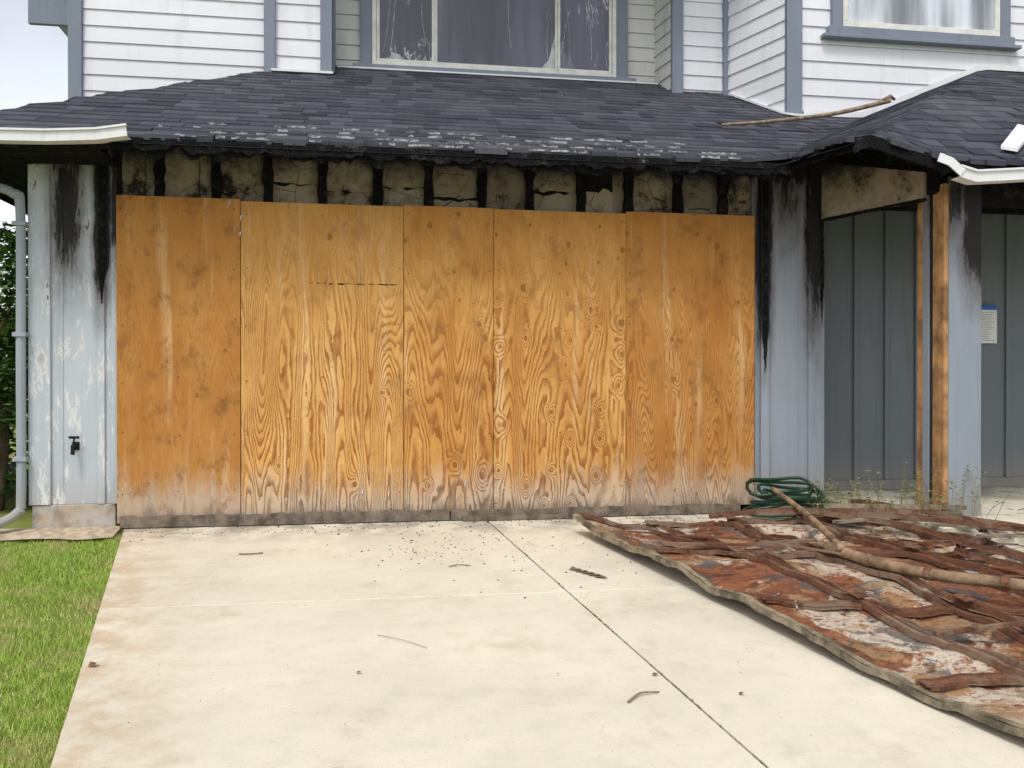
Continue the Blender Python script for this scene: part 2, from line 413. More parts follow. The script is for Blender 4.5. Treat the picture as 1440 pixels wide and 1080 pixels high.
b.obj('roof_shingles',M['shingle'],house)
b=B()
for i in range(150):
    X=R.choice([R.gauss(1.3,.35),R.gauss(2.3,.5),R.gauss(3.5,.5),R.uniform(.2,4.8)])
    if X<.3 or X>4.9: continue
    Yc=-.60+.118*R.choice([0,0,1,1,2,3])+.008+R.uniform(-.008,.008)
    n=R.randint(3,6); z=zf(X,Yc)+.020; w=R.uniform(.015,.12)
    lo=[];hi_=[]
    for k in range(n+1):
        xx=X+w*k/n; lo.append((xx,Yc+R.uniform(-.004,.004),z-.010)); hi_.append((xx,Yc+R.uniform(.002,.018),z+R.uniform(.000,.012)))
    b.add(lo+hi_,[(k,k+1,n+2+k,n+1+k) for k in range(n)])
b.obj('peeled_shingle_edge',M['flake'],house)
b=B()
def rough_fascia(p0,p1,n,h,th,zofs,raggedness=.03):
    p0=Vector(p0);p1=Vector(p1); d=(p1-p0)
    nrm=Vector((d.y,-d.x,0)).normalized()
    top=[];bot=[]
    for i in range(n+1):
        q=p0+d*i/n; r=mn.noise(Vector((q.x*7,q.y*7,3)))*raggedness+R.uniform(-.35,.35)*raggedness
        o=nrm*(R.uniform(0,1)*.012)
        top.append(q+Vector((0,0,zofs))+o); bot.append(q+Vector((0,0,zofs-h+r))+o)
    for i in range(n):
        a,c=bot[i],bot[i+1]; e,f=top[i],top[i+1]; k=nrm*-th
        b.hexa([a,c,c+k,a+k,e,f,f+k,e+k])
zE=zf(1,-.58)
rough_fascia((.2,-.585,zE),(5.05,-.585,zE),170,.080,.03,-.012,.040)
rough_fascia((.2,-.54,zE),(5.05,-.54,zE),120,.100,.03,-.02,.055)
rough_fascia((-1.3,-.56,zE),(.2,-.56,zE),10,.07,.03,-.02,.002)
rough_fascia((-1.30,7,zE),(-1.30,-.56,zE),10,.09,.03,-.02,.002)
rough_fascia((5.05,-.56,zf(5.06,-.6)),(5.05,-1.5,zf(5.06,-1.5)),24,.085,.035,-.012)
L=[5.05+.1*i for i in range(12)]
for a,c in zip(L[:-1],L[1:]):
    rough_fascia((a,-1.50,zf(a,-1.49)),(c,-1.50,zf(c,-1.49)),4,.09,.035,-.012)
for i in range(14):
    X=-.5+i*.42
    if X>5: break
    b.strip([(X,-.52,zf(X,-.52)-.09),(X,-.01,zf(X,-.01)-.10)],.04,.08)
for i in range(9):
    X=5.75+i*.45
    b.strip([(X,-1.44,zf(X,-1.44)-.09),(X,-.9,zf(X,-.9)-.09),(X,-.2,zf(X,-.2)-.11)],.04,.08)
b.obj('charred_fascia_and_rafters',M['char'],house)
b=B()
def gutter(P,m=0):
    P=[Vector(p) for p in P]
    b.strip(P,.006,.075,m); b.strip([p+Vector((0,.05,-.036)) for p in P],.10,.006,m); b.strip([p+Vector((0,-.006,.036)) for p in P],.022,.014,m)
gutter([(-1.34,-.66,2.705),(-.8,-.66,2.705),(-.3,-.66,2.715),(.02,-.67,2.735),(.22,-.69,2.765)])
b.quad((.02,-.673,2.70),(.22,-.693,2.76),(.22,-.6,2.78),(.02,-.6,2.69))
gutter([(5.78,-1.56,2.50),(5.9,-1.56,2.47),(6.15,-1.56,2.49),(6.6,-1.56,2.53),(7.4,-1.56,2.59),(9.6,-1.56,2.70)])
b.strip([(5.62,-1.56,2.59),(5.70,-1.57,2.56),(5.79,-1.57,2.49)],.01,.06)
b.obj('white_gutter',M['gutter'],house)
b=B(); b.box(-1.29,-.62,-.53,7.0,2.665,2.69); b.box(-.62,0.0,-.53,-.01,2.67,2.69)
b.obj('side_soffit',M['char'],house)

# lower garage front wall
b=B()
b.box(-.60,-.002,.0,.09,.17,3.05)
b.box(-.62,-.47,-.025,-.002,.17,2.66); b.box(-.145,-.095,-.02,-.002,.17,2.66); b.box(-.045,-.004,-.03,-.002,.17,2.66)
b.box(-.40,-.385,-.006,-.002,.17,2.66)
b.obj('front_wall_boards_left',M['wall_l'],house,bevel=.003)
b=B(); b.box(-.62,-.6,.0,7,.17,2.66)
b.obj('garage_side_wall',M['wall_l'],house)
b=B()
b.box(4.98,5.60,.0,.09,.15,3.0); b.box(5.045,5.12,-.03,-.002,.15,2.95); b.box(5.47,5.61,-.028,-.002,.15,2.95); b.box(5.0,5.02,-.012,-.002,.15,2.9)
b.box(5.38,5.39,-.006,-.002,.15,2.9)
b.box(5.601,5.615,-.02,.40,.15,2.9)
b.obj('front_wall_boards_right',M['wall_r'],house,bevel=.003)
b=B(); b.box(-.60,-.02,-.015,.12,-.06,.168); b.box(4.99,5.60,-.015,.12,-.06,.148); b.obj('foundation',M['found'],house,bevel=.006)
b=B(); studs=[.28+.405*i+R.uniform(-.015,.015) for i in range(12)]
cells=[-.0]+studs+[5.0]
def ragged_piece(b,xa,xb,za,zb,y):
    n=7; lo=[];hi=[]
    for k in range(n+1):
        x=xa+(xb-xa)*k/n
        lo.append((x,y+R.uniform(-.002,.002),za+(R.uniform(-.012,.012) if za>2.4 else 0))); hi.append((x,y+R.uniform(-.002,.002),zb+R.uniform(-.02,.02)))
    b.add(lo+hi,[(k,k+1,n+2+k,n+1+k) for k in range(n)])
for a,c in zip(cells[:-1],cells[1:]):
    y=.05+R.uniform(0,.02)
    q=R.random()
    if q<.45: ragged_piece(b,a+.01,c-.01,2.36,3.0,y)
    elif q<.75:
        zs=R.uniform(2.50,2.66); ragged_piece(b,a+.01,c-.01,2.36,zs,y); ragged_piece(b,a+.01,c-.01,zs+R.uniform(.0,.03),3.0,y+.014)
    else:
        xm=a+(c-a)*R.uniform(.4,.7); ragged_piece(b,a+.01,xm,2.36,R.uniform(2.6,3.0),y); ragged_piece(b,xm+.003,c-.01,2.36,3.0,y+.01)
b.obj('scorched_wallboard',M['panel'],house)
b=B()
for s in studs:
    zb=2.3; pts=[]
    for k in range(13):
        z=zb+k*.06; w=.038+R.uniform(-.010,.007)
        pts.append((s+R.uniform(-.004,.004),z,w))
    for (x0,z0,w0),(x1,z1,w1) in zip(pts[:-1],pts[1:]):
        b.hexa([(x0-w0,-.01,z0),(x0+w0,-.01,z0),(x0+w0,.04,z0),(x0-w0,.04,z0),(x1-w1,-.01,z1),(x1+w1,-.01,z1),(x1+w1,.04,z1),(x1-w1,.04,z1)])
def ragged_batten(b,x0,x1,y0,y1,zb,zt,n=22):
    for k in range(n):
        za=zb+(zt-zb)*k/n; zc=zb+(zt-zb)*(k+1)/n; f=min(1,(k+1)/9)
        c=(x0+x1)/2+R.uniform(-.003,.003); hw=(x1-x0)/2*f*R.uniform(.8,1.1)
        b.box(c-hw,c+hw,y0+R.uniform(0,.004),y1,za,zc)
ragged_batten(b,-.14,-.085,-.030,-.021,1.65,2.66,34)
ragged_batten(b,5.055,5.105,-.037,-.031,1.15,2.8,48)
ragged_batten(b,5.57,5.60,-.034,-.029,1.55,2.8,38)
b.obj('charred_studs',M['char'],house)
b=B(); b.box(-.002,4.985,.09,.12,0,3.1); b.obj('dark_garage_backing',M['black'],house)  # black sheet closing the opening, stands in for the unlit interior

# porch
b=B(); b.box(5.62,9.6,-1.62,.42,-.14,.10); b.obj('porch_slab',M['conc'],house,bevel=.01)
b=B(); b.box(5.62,9.6,.42,.52,.101,3.1)
for X in [5.78,6.12,6.42,6.72,7.03,7.28,7.63,8.0]:
    b.box(X,X+.045,.395,.418,.19,3.08)
b.box(5.62,9.6,.385,.418,.101,.188)
b.obj('entry_wall',M['entry'],house,bevel=.003)
b=B()
b.hexa([(5.575,-.04,2.43),(5.88,-1.0,2.43),(5.92,-1.0,2.43),(5.615,-.04,2.43),(5.575,-.04,2.9),(5.88,-1.0,2.62),(5.92,-1.0,2.62),(5.615,-.04,2.9)])
b.obj('porch_side_beam',M['panel'],house)
b=B()
b.hexa([(5.57,-.06,2.41),(5.875,-1.0,2.41),(5.92,-1.0,2.41),(5.61,-.06,2.41),(5.57,-.06,2.43),(5.875,-1.0,2.43),(5.92,-1.0,2.43),(5.61,-.06,2.43)])
b.box(6.2,9.6,-1.18,-1.08,2.36,2.60)
b.box(5.9,6.22,-1.15,-.95,2.45,2.62)
b.box(5.62,9.6,.30,.38,2.6,3.1)
b.obj('charred_porch_beam',M['char'],house)
b=B(); b.box(5.945,6.205,-1.2,-1.165,.101,2.55); b.box(6.17,6.205,-1.16,-.88,.101,2.5); b.obj('porch_post_cladding',M['postgrey'],house,bevel=.003)
b=B(); b.box(5.905,5.943,-1.2,-1.13,.101,2.5); b.box(5.93,5.965,-1.12,-1.03,.101,2.5); b.box(5.905,5.943,-.95,-.88,.101,2.45)
b.box(5.95,6.16,-1.16,-1.13,.101,.14)
b.obj('porch_post_framing',M['raw'],house,bevel=.003)
b=B(); b.box(5.97,6.165,-1.155,-.90,.101,2.5); b.obj('post_sheathing',M['entry'],house)
b=B(); b.box(5.90,5.915,-1.02,-.955,.101,2.45); b.obj('post_side_cladding',M['postgrey'],house)

# upper storey siding
def lap(b,xa,ya,xb,yb,z0,z1,ex=.15):
    d=Vector((xb-xa,yb-ya,0)); n=Vector((d.y,-d.x,0)).normalized()
    z=z0; A=Vector((xa,ya,0));C=Vector((xb,yb,0))
    while z<z1:
        o=.018*n; i=.004*n; u=Vector((0,0,1)); j=R.uniform(-.002,.002)
        a=A+o+u*(z+j); c=C+o+u*(z-j); e=C+i+u*(z+ex); f=A+i+u*(z+ex)
        b.add([a,c,e,f,A+u*z,C+u*z],[(0,1,2,3),(4,5,1,0)])
        z+=ex
ZT=6.1
b=B()
lap(b,-.823,1.8,.93,1.8,2.70,ZT)
lap(b,.95,1.765,1.44,1.765,3.33,ZT,.165)
lap(b,5.0,1.8,5.47,1.8,3.30,ZT)
lap(b,5.49,1.8,5.76,1.0,3.3,ZT)
lap(b,5.80,1.0,9.6,1.0,3.3,ZT,.165)
lap(b,-.823,7,-.823,1.8,2.7,ZT)
b.obj('lap_siding',M['siding'],house)
b=B()
lap(b,1.5,1.8,1.5,2.2,3.9,ZT); lap(b,1.5,2.2,4.86,2.2,4.0,ZT); lap(b,4.86,2.2,4.912,1.8,3.9,ZT)
b.obj('stained_siding',M['siding_dirty'],house)
b=B()
b.box(-.86,-.74,1.745,1.80,2.7,ZT); b.box(.88,.985,1.70,1.765,3.2,ZT); b.box(1.40,1.51,1.70,1.80,3.2,ZT); b.box(1.511,1.53,1.79,2.19,3.8,ZT)
b.box(4.895,5.01,1.74,1.80,3.2,ZT); b.box(5.445,5.50,1.75,1.80,3.2,ZT)
b.box(5.745,5.90,.945,1.0,3.2,ZT)
b.box(1.77,1.888,2.12,2.19,4.13,5.75); b.box(4.422,4.54,2.12,2.19,4.13,5.75); b.box(1.70,4.62,2.08,2.19,4.15,4.235); b.box(1.75,4.56,2.12,2.19,5.60,5.72)
b.box(6.20,6.305,.93,.985,4.33,5.72); b.box(7.975,8.08,.93,.985,4.33,5.72); b.box(6.16,8.12,.92,.985,4.37,4.45) ; b.box(6.1,8.18,.90,.985,4.335,4.369); b.box(6.2,8.08,.93,.985,5.65,5.77)
b.obj('window_and_corner_trim',M['trim'],house,bevel=.004)
b=B()
def frame(b,x0,x1,z0,z1,y,w=.05,d=.05):
    b.box(x0,x1,y-d,y,z0,z0+w); b.box(x0,x1,y-d,y,z1-w,z1); b.box(x0,x0+w,y-d,y,z0+w,z1-w); b.box(x1-w,x1,y-d,y,z0+w,z1-w)
frame(b,1.89,4.42,4.238,5.598,2.185,.045,.055)
frame(b,1.937,2.52,4.285,5.54,2.172,.03,.03); frame(b,2.522,3.79,4.285,5.54,2.176,.025,.03); frame(b,3.792,4.372,4.285,5.54,2.172,.03,.03)
frame(b,6.31,7.97,4.452,5.648,.985,.055,.05)
b.obj('window_frames',M['wframe'],house,bevel=.003)
b=B(); b.box(2.52,3.79,2.165,2.175,4.26,5.55); b.obj('window_pane',M['glassc'],house)
b=B(); b.box(1.94,2.518,2.165,2.175,4.26,5.55); b.box(3.794,4.37,2.165,2.175,4.26,5.55); b.obj('cracked_window_pane',M['glasss'],house)
b=B(); b.box(6.34,7.94,.955,.965,4.49,5.62); b.obj('side_window_pane',M['glassr'],house)
b=B()
for i in range(9):
    x=[2.0,2.06,2.42,3.30,3.70,3.74,3.92,4.15,4.31][i]; z=R.uniform(4.32,4.5); l=R.uniform(.5,1.0)
    P=[(x+.012*math.sin(k*.6+i)+(.015*k if i in(0,1) else -.004*k),2.160,z+l*k/8) for k in range(9)]
    b.strip(P,.001,R.uniform(.003,.008),up=(1,0,0))
b.add([(3.62,2.16,4.31),(3.76,2.16,4.31),(3.775,2.16,4.72),(3.74,2.16,4.55),(3.70,2.16,4.40)],[(0,1,2,3,4)])
b.add([(2.05,2.16,4.31),(2.22,2.16,4.31),(2.16,2.16,4.37),(2.09,2.16,4.39)],[(0,1,2,3)])
b.obj('torn_curtain_strips',M['curtain'],house)
b=B()
P=[]; X=5.92
while X<9.5:
    P.append((X,.965,zf(X,.96)+.045)); X+=.12
b.strip(P,.02,.05); b.strip([(.95,1.69,zf(1,1.69)+.03),(1.52,1.69,zf(1,1.69)+.03)],.05,.02)
b.strip([(1.55,2.07,zf(2,2.07)+.02),(4.85,2.07,zf(2,2.07)+.02)],.03,.015)
b.strip([(5.50,1.72,zf(5.5,1.72)+.03),(5.72,.98,zf(5.7,.98)+.03),(5.80,.90,zf(5.8,.9)+.03),(6.0,.90,zf(6,.9)+.03)],.04,.02)
b.obj('roof_flashing',M['gutter'],house)
b=B()
b.hexa([(-1.3,1.2,6.1),(10,.4,6.1),(10,8,6.1),(-1.3,8,6.1),(2,4,7.6),(7,4,7.6),(7,5,7.6),(2,5,7.6)])
b.obj('upper_roof',M['shingle'],house)
b=B(); b.box(-.8,9.6,6.9,7,0,6.1); b.box(9.6,9.65,.4,7,0,6.1); b.obj('rear_walls',M['siding'],house)
b=B(); b.hexa([(-1.34,2.3,4.78),(-.83,2.3,4.42),(-.83,6,4.42),(-1.34,6,4.78),(-1.34,2.3,5.05),(-.83,2.3,4.9),(-.83,6,4.9),(-1.34,6,5.05)]); b.box(-1.36,-.83,2.24,2.30,4.50,5.1)
b.obj('side_eave',M['trim'],house)
b=B()
b.tube(curve([(-1.36,-.2,2.60),(-1.2,-.2,2.52),(-.85,-.1,2.48),(-.70,-.07,2.43),(-.655,-.07,2.30),(-.655,-.07,1.2),(-.655,-.07,.25),(-.67,-.10,.13),(-.78,-.17,.06),(-.95,-.24,.02)],7),.034,10)
for z in (.5,1.4,2.2): b.box(-.70,-.61,-.112,-.03,z,z+.03)
b.obj('downpipe',M['downpipe'],house)
b=B(); b.tube([(-.30,0,.60),(-.30,-.09,.60)],.012,8); b.tube([(-.30,-.075,.61),(-.30,-.085,.54)],.015,8); b.tube([(-.30,-.05,.6),(-.30,-.05,.66)],.007,6)
b.tube([(-.335,-.05,.665),(-.265,-.05,.665)],.010,8); b.box(-.325,-.275,-.01,-.003,.57,.63); b.obj('hose_tap',M['black'],house)

# ---------------------------------------------------------------- plywood boarding
ply=empty('plywood_boarding')
sheets=[(0,.883,2.445,-.057,1,.38,.55,2.0,0,.84,.75),(.883,2.10,2.428,-.05,2,.95,0,1.2,.28,.86,.35),(2.10,2.80,2.436,-.045,5,.92,.1,1.0,.05,.66,.45),(2.80,3.877,2.426,-.050,3,.95,.0,1.0,.12,.45,.4),(3.877,4.976,2.440,-.044,8,.8,.40,1.5,0,.78,.6)]
for i,(x0,x1,zt,y,sd,ct,wm,fn,lt,kt,sn) in enumerate(sheets):
    b=B(); zb=.03 if i==0 else .06
    g=.003
    b.hexa([(x0+g,y-.016,zb),(x1-g,y-.016,zb),(x1-g,y,zb),(x0+g,y,zb),(x0+g-.001,y-.016,zt),(x1-g+.001,y-.016,zt-.004),(x1-g+.001,y,zt-.004),(x0+g-.001,y,zt)])
    b.obj('plywood_sheet_%d'%(i+1),m_ply('plywood_veneer_%d'%(i+1),sd,ct,wm,fn,lt,kt,sn),ply)
b=B()
for (x0,x1,zt,y,*_) in sheets:
    for xx in (x0+.04,x1-.04,(x0+x1)/2):
        z=.25
        while z<2.4:
            xa=xx+R.uniform(-.01,.01); za=z+R.uniform(-.03,.03)
            b.tube([(xa,y-.014,za),(xa,y-.0185,za)],.0045,7); z+=.42
for k in range(14):
    xa=1.38+k*.05+R.uniform(0,.02)
    b.box(xa,xa+R.uniform(.01,.05),-.0668,-.066,1.815+R.uniform(-.004,.006),1.8235)
b.obj('screws_and_scratches',M['black'],ply)
b=B()
for (x,z) in [(2.60,.30),(2.84,.22),(1.75,.20),(3.88,.27),(.80,2.33),(.86,2.22)]:
    n=R.randint(1,3)
    for k in range(n):
        xa=x+R.uniform(-.04,.04); za=z+R.uniform(-.06,.06); w=R.uniform(.004,.014); h=R.uniform(.01,.05)
        b.add([(xa,-.0745,za),(xa+w,-.0775,za+R.uniform(-.01,.01)),(xa+w*1.2,-.0745,za+h),(xa+w*.2,-.078,za+h*.8)],[(0,1,2,3)])
b.obj('paper_scraps',M['curtain'],ply)
b=B()
def rough_board(b,x0,x1,y0,y1,z0,z1,n=40):
    pr=None
    for i in range(n+1):
        X=x0+(x1-x0)*i/n; a=R.uniform(-.007,.007); c=R.uniform(-.012,.005)
        cur=[(X,y0+a,z0),(X,y1,z0),(X,y1,z1+c),(X,y0+a,z1+c)]
        if pr: b.add(pr+cur,[(0,4,7,3),(3,7,6,2),(0,1,5,4)])
        pr=cur
rough_board(b,.03,2.45,-.115,-.075,.0,.085); rough_board(b,2.46,4.83,-.112,-.072,.0,.075)
rough_board(b,2.55,3.6,-.15,-.118,-.005,.035)
b.obj('weathered_sill_board',M['rawold'],ply)

# ---------------------------------------------------------------- notice
nt=empty('notice_paper'); NX=.765
b=B(); b.box(6.575+NX,6.76+NX,.385,.388,1.42,1.75)
b.obj('sheet',M['paper'],nt)
b=B(); b.box(6.57+NX,6.765+NX,.381,.3845,1.725,1.765)
b.obj('tape',M['blue'],nt)
b=B()
for i in range(16):
    z=1.70-i*.017; b.box(6.60+NX,6.60+NX+R.uniform(.08,.135),.3838,.3848,z,z+.004)
b.obj('print_lines',M['trim'],nt)

# ---------------------------------------------------------------- collapsed garage door
gd=empty('collapsed_garage_door')
e1=Vector((.245,-.97,0)).normalized(); e2=Vector((.975,-.20,0)).normalized(); O=Vector((3.30,-.64,0))
secs=[(0,.525,.0,0),(.535,1.07,.02,.02),(1.08,1.60,.035,-.015),(1.61,2.16,.05,.03)]
def dp(s,w,dz=0):
    off=.020*math.sin(s*1.7+.6)+.008*math.sin(s*3.9+w*1.3)
    q=O+e1*s+e2*(w+off)
    n=mn.noise(Vector((s*.8,w*.9,1.7)))*.07
    d=mn.noise(Vector((s*3.2,w*3,5))); n+=.050*max(0,abs(d)-.10)*(1 if d>0 else -1)
    d=mn.noise(Vector((s*7,w*6,9))); n+=.016*abs(d)
    n+=.06*max(0,1-s/.5)**2*max(0,1-w/.5)+.03*math.exp(-((s-2.3)/.5)**2)*max(0,1-w/.6)
    k=min(3,int(w/.535)); n+=secs[k][2]+secs[k][3]*math.sin(s*1.1+k*2)
    sec=(w%.535)/.535; bow=-.012*math.sin(math.pi*sec)
    z=gz(q.y)+.080+n+bow
    return Vector((q.x,q.y,max(z,gz(q.y)+.015)+dz))
b=B(); SL=5.2; ns=170
for (w0,w1,_,_) in secs:
    nw=22; s0=R.uniform(0,.06)
    V=[dp(s0+(SL-s0)*i/ns,w0+(w1-w0)*j/nw-(.0005 if j==nw else 0)) for i in range(ns+1) for j in range(nw+1)]
    b.add(V,[(i*(nw+1)+j,i*(nw+1)+j+1,(i+1)*(nw+1)+j+1,(i+1)*(nw+1)+j) for i in range(ns) for j in range(nw)])
b.obj('door_skin',M['rust0'],gd,smooth=False)
b=B()
for w in (.50,1.045,1.575):
    A=[dp(SL*i/90,w+.003*math.sin(i*.45+w*7),.018+.012*max(0,math.sin(i*.31+w*5))) for i in range(91)]
    b.strip(A,.010,.03); b.strip([p+Vector((0,0,.015))+e2*.012 for p in A],.026,.003)
    A=[dp(SL*i/90,w+.060+.006*math.sin(i*.23+w),.018) for i in range(91)]
    b.strip(A,.008,.034)
b.strip([dp(SL*i/70,2.14,.03) for i in range(71)],.02,.05)
for s in (.03,1.05,2.1,3.15,4.2,5.15):
    for w0 in (0,.535,1.08,1.61):
        ds=R.uniform(-.07,.07) if s>.1 else 0
        P=[dp(s+ds*(k/7),w0+.04+k*.064,.024+.008*math.sin(k+s)) for k in range(8)]
        b.strip(P,.075,.005); b.strip([p+e1*.037+Vector((0,0,-.004)) for p in P],.004,.03); b.strip([p-e1*.037+Vector((0,0,-.004)) for p in P],.004,.03)
for w0 in (.53,1.08,1.61):
    for s in (.05,1.05,2.1,3.15,4.2):
        q=dp(s,w0,.05); b.strip([q-e1*.05,q+Vector((0,0,.012)),q+e1*.06],.08,.006); b.tube([q-e2*.045+Vector((0,0,.014)),q+e2*.045+Vector((0,0,.014))],.009,8)
b.strip([dp(1.0,.1,.05),dp(1.02,.6,.06),dp(.95,1.1,.07)],.035,.018); b.strip([dp(2.6,.55,.05),dp(2.5,1.1,.07),dp(2.62,1.7,.06)],.03,.02)
b.strip([dp(.35,.2,.05),dp(.9,.75,.07),dp(1.6,1.2,.07)],.018,.012)
b.obj('door_stiles_and_hinges',M['rust1'],gd)
b=B()
b.strip([dp(SL*i/110,-.004,-.008+.003*math.sin(i*.9)) for i in range(111)],.006,.030)
b.strip([dp(SL*i/110,.014,.010) for i in range(111)],.032,.004)
b.strip([dp(0,2.16*i/40,-.005) for i in range(41)],.010,.04)
b.obj('door_edge_channel',M['rim'],gd)

# ---------------------------------------------------------------- tracks, pipes
tr=empty('bent_door_track')
b=B()
def gp(x,y,h): return (x,y,gz(y)+h)
def channel(P):
    P=curve(P,7); b.strip(P,.05,.004); 
    b.strip([p+Vector((0,.024,.013)) for p in P],.004,.03); b.strip([p+Vector((0,-.024,.013)) for p in P],.004,.03)
channel([gp(5.45,-.72,.2),gp(5.6,-.8,.2),gp(5.9,-1.3,.2),gp(6.2,-1.7,.2),gp(6.1,-2.0,.2),gp(6.0,-3.2,.2)])
channel([gp(4.6,-.95,.18),gp(5.2,-1.15,.22),gp(5.75,-1.5,.26),gp(5.7,-1.95,.22),gp(5.3,-2.3,.21),gp(5.9,-3.3,.22)])
channel([gp(5.0,-1.2,.22),gp(5.3,-1.8,.25),gp(5.45,-2.4,.24),gp(5.9,-2.9,.27)])
channel([gp(4.3,-.80,.13),gp(4.9,-.98,.2),gp(5.6,-1.75,.27),gp(6.2,-2.3,.27)])
b.obj('track_channel',M['rust1'],tr)
b=B()
b.strip(curve([gp(4.9,-1.5,.24),gp(5.4,-1.45,.24),gp(5.9,-1.75,.24)],6),.045,.02)
b.strip([gp(5.55,-2.1,.27),gp(6.0,-2.0,.24)],.08,.012)
b.strip([gp(5.4,-1.75,.27),gp(5.95,-1.95,.26)],.03,.015)
b.strip([gp(5.1,-.98,.24),gp(6.05,-1.25,.26)],.025,.03)
b.obj('track_brace',M['rim'],tr)
pp=empty('rusty_pipe')
b=B(); P=curve([gp(4.60,-1.95,.20),gp(4.72,-2.3,.19),gp(4.87,-2.66,.21),gp(5.16,-2.96,.23),gp(5.9,-3.6,.23)],6)
b.tube(P,.032,12); b.obj('pipe',M['pipe'],pp,smooth=True)
b=B()
for i in (5,11,17): b.tube([P[i],P[i]+(P[i+1]-P[i]).normalized()*.04],.037,12)
b.obj('collars',M['rust1'],pp)
b=B(); b.tube(curve([gp(4.97,-.42,.26),gp(4.88,-.95,.25),gp(4.78,-1.5,.23),gp(4.62,-2.1,.22)],5),.018,8,r1=.024); b.obj('wooden_pole',M['pipe'],smooth=True)
b=B()
for i in range(170):
    s=R.uniform(.1,4.6); w=R.uniform(.1,2.1); q=dp(s,w,.015); a=R.uniform(0,6.28); l=R.uniform(.01,.09); ww=R.uniform(.006,.03)
    d=Vector((math.cos(a),math.sin(a),R.uniform(-.1,.3)))*l; n=Vector((-math.sin(a),math.cos(a),0))*ww
    b.add([q,q+d,q+d*.9+n,q+n*.7],[(0,1,2,3)],i%3%2)
for i in range(70):
    x=R.uniform(5.1,6.7); y=R.uniform(-2.6,-.9); q=Vector(gp(x,y,R.uniform(.12,.24))); a=R.uniform(0,6.28); l=R.uniform(.05,.35); ww=R.uniform(.01,.05)
    d=Vector((math.cos(a),math.sin(a),R.uniform(-.2,.25)))*l; n=Vector((-math.sin(a),math.cos(a),.2))*ww
    b.add([q,q+d,q+d*.9+n,q+n*.7],[(0,1,2,3)],1 if i%4 else 2)
b.obj('metal_scrap',[M['flake'],M['rust1'],M['curtain']])

# ---------------------------------------------------------------- hose: loose pile of loops heaped against the wall
b=B(); P=[]
NL=9
for i in range(NL*18):
    t=i/18*2*math.pi; k=i/(NL*18); c=i/18.0
    ox=.06*math.sin(c*1.3); oy=.025*math.cos(c*1.7)
    rx=.31+.07*math.sin(c*.9+1)-.10*k; ry=.13+.03*math.cos(c*1.1)
    lean=.05*math.sin(t)*k+.035*math.sin(t*1.0+c*.8)
    P.append((5.13+ox+rx*math.cos(t),-.30+oy+ry*math.sin(t),.03+.22*k+lean*.8+.02*math.sin(3*t)*k))
P+= [(5.45,-.42,.10),(5.60,-.62,.02),(5.66,-.8,-.02)]
P=[Vector(p) for p in P]
P=[Vector((q.x,q.y,max(q.z,gz(q.y)+.016))) for q in P]
b.tube(P,.013,8); b.obj('garden_hose',M['hose'],smooth=True)

# ---------------------------------------------------------------- sticks and charcoal on drive
def twig(name,P,r,mat='stick',r1=None):
    b=B(); b.tube(curve(P,4),r,7,r1=r1); return b.obj(name,M[mat],smooth=True)
b=B(); b.tube(curve([(4.85,.33,3.285),(5.3,.31,3.33),(5.9,.32,3.43),(6.40,.30,3.56)],5),.013,8,r1=.024); b.tube([(6.33,.30,3.55),(6.41,.30,3.60),(6.45,.3,3.57)],.022,8,r1=.012)
b.obj('wooden_pole',M['stick'],smooth=True)
b=B(); b.hexa([(6.22,-1.38,zf(6.22,-1.38)+.05),(6.32,-1.42,zf(6.3,-1.42)+.05),(6.75,-1.05,zf(6.7,-1.05)+.04),(6.65,-1.0,zf(6.6,-1.0)+.05),(6.22,-1.38,zf(6.22,-1.38)+.075),(6.32,-1.42,zf(6.3,-1.42)+.075),(6.75,-1.05,zf(6.7,-1.05)+.065),(6.65,-1.0,zf(6.6,-1.0)+.075)])
b.obj('white_trim_board',M['gutter'])
def G(x,y,h=.006): return (x,y,gz(y)+h)
twig('fallen_twig',[G(2.86,-3.56),G(2.93,-3.50,.014),G(3.02,-3.48)],.006,r1=.003)
b=B()
for k in range(5):
    x=3.06+k*.03; y=-1.58-k*.045; b.add([G(x,y,.004),G(x+.06,y-.05,.02),G(x+.075,y-.03,.008),G(x+.03,y+.03,.018)],[(0,1,2,3)])
b.obj('charred_splinter',M['rawold'])
twig('fallen_twig',[G(1.85,-2.62),G(1.97,-2.72,.010),G(2.08,-2.83)],.0014)
twig('fallen_twig',[G(.98,-.95),G(1.06,-.97,.01),G(1.13,-.94)],.005)
twig('fallen_twig',[G(2.32,-1.42),G(2.38,-1.40,.01),G(2.46,-1.41)],.003)
b=B()
for i in range(560):
    if i<130: x,y=R.gauss(2.35,.32),R.gauss(-.95,.30)
    elif i<430: x,y=R.uniform(.1,4.9),-abs(R.gauss(.12,.13))-.12
    elif i<460: x,y=R.gauss(3.0,.4),R.gauss(-1.3,.6)
    else: x,y=R.uniform(.7,4.2),R.uniform(-4,-.2)
    if x<xl(y)+.05 or y>-.08: continue
    r=R.uniform(.002,.009) if i<460 else R.uniform(.001,.004)
    if i%47==0: r*=1.6
    vs=[]
    for k in range(5):
        t=k*1.257+R.random()*.5; vs.append((x+math.cos(t)*r*R.uniform(.7,1.5),y+math.sin(t)*r,gz(y)))
    vs.append((x,y,gz(y)+r*.9))
    b.add(vs,[(k,(k+1)%5,5) for k in range(5)],i%2)
b.obj('charcoal_debris',[M['black'],M['rawold']])
b=B()
for (x,y,s) in [(.56,-2.86,1),(1.75,-3.1,.5),(3.05,-3.3,.6),(3.35,-3.55,.5)]:
    b.add([G(x,y,.004),G(x+.03*s,y-.012*s,.014),G(x+.045*s,y+.008*s,.022*s),G(x+.03*s,y+.028*s,.01),G(x+.005*s,y+.022*s,.02*s)],[(0,1,2,3,4)])
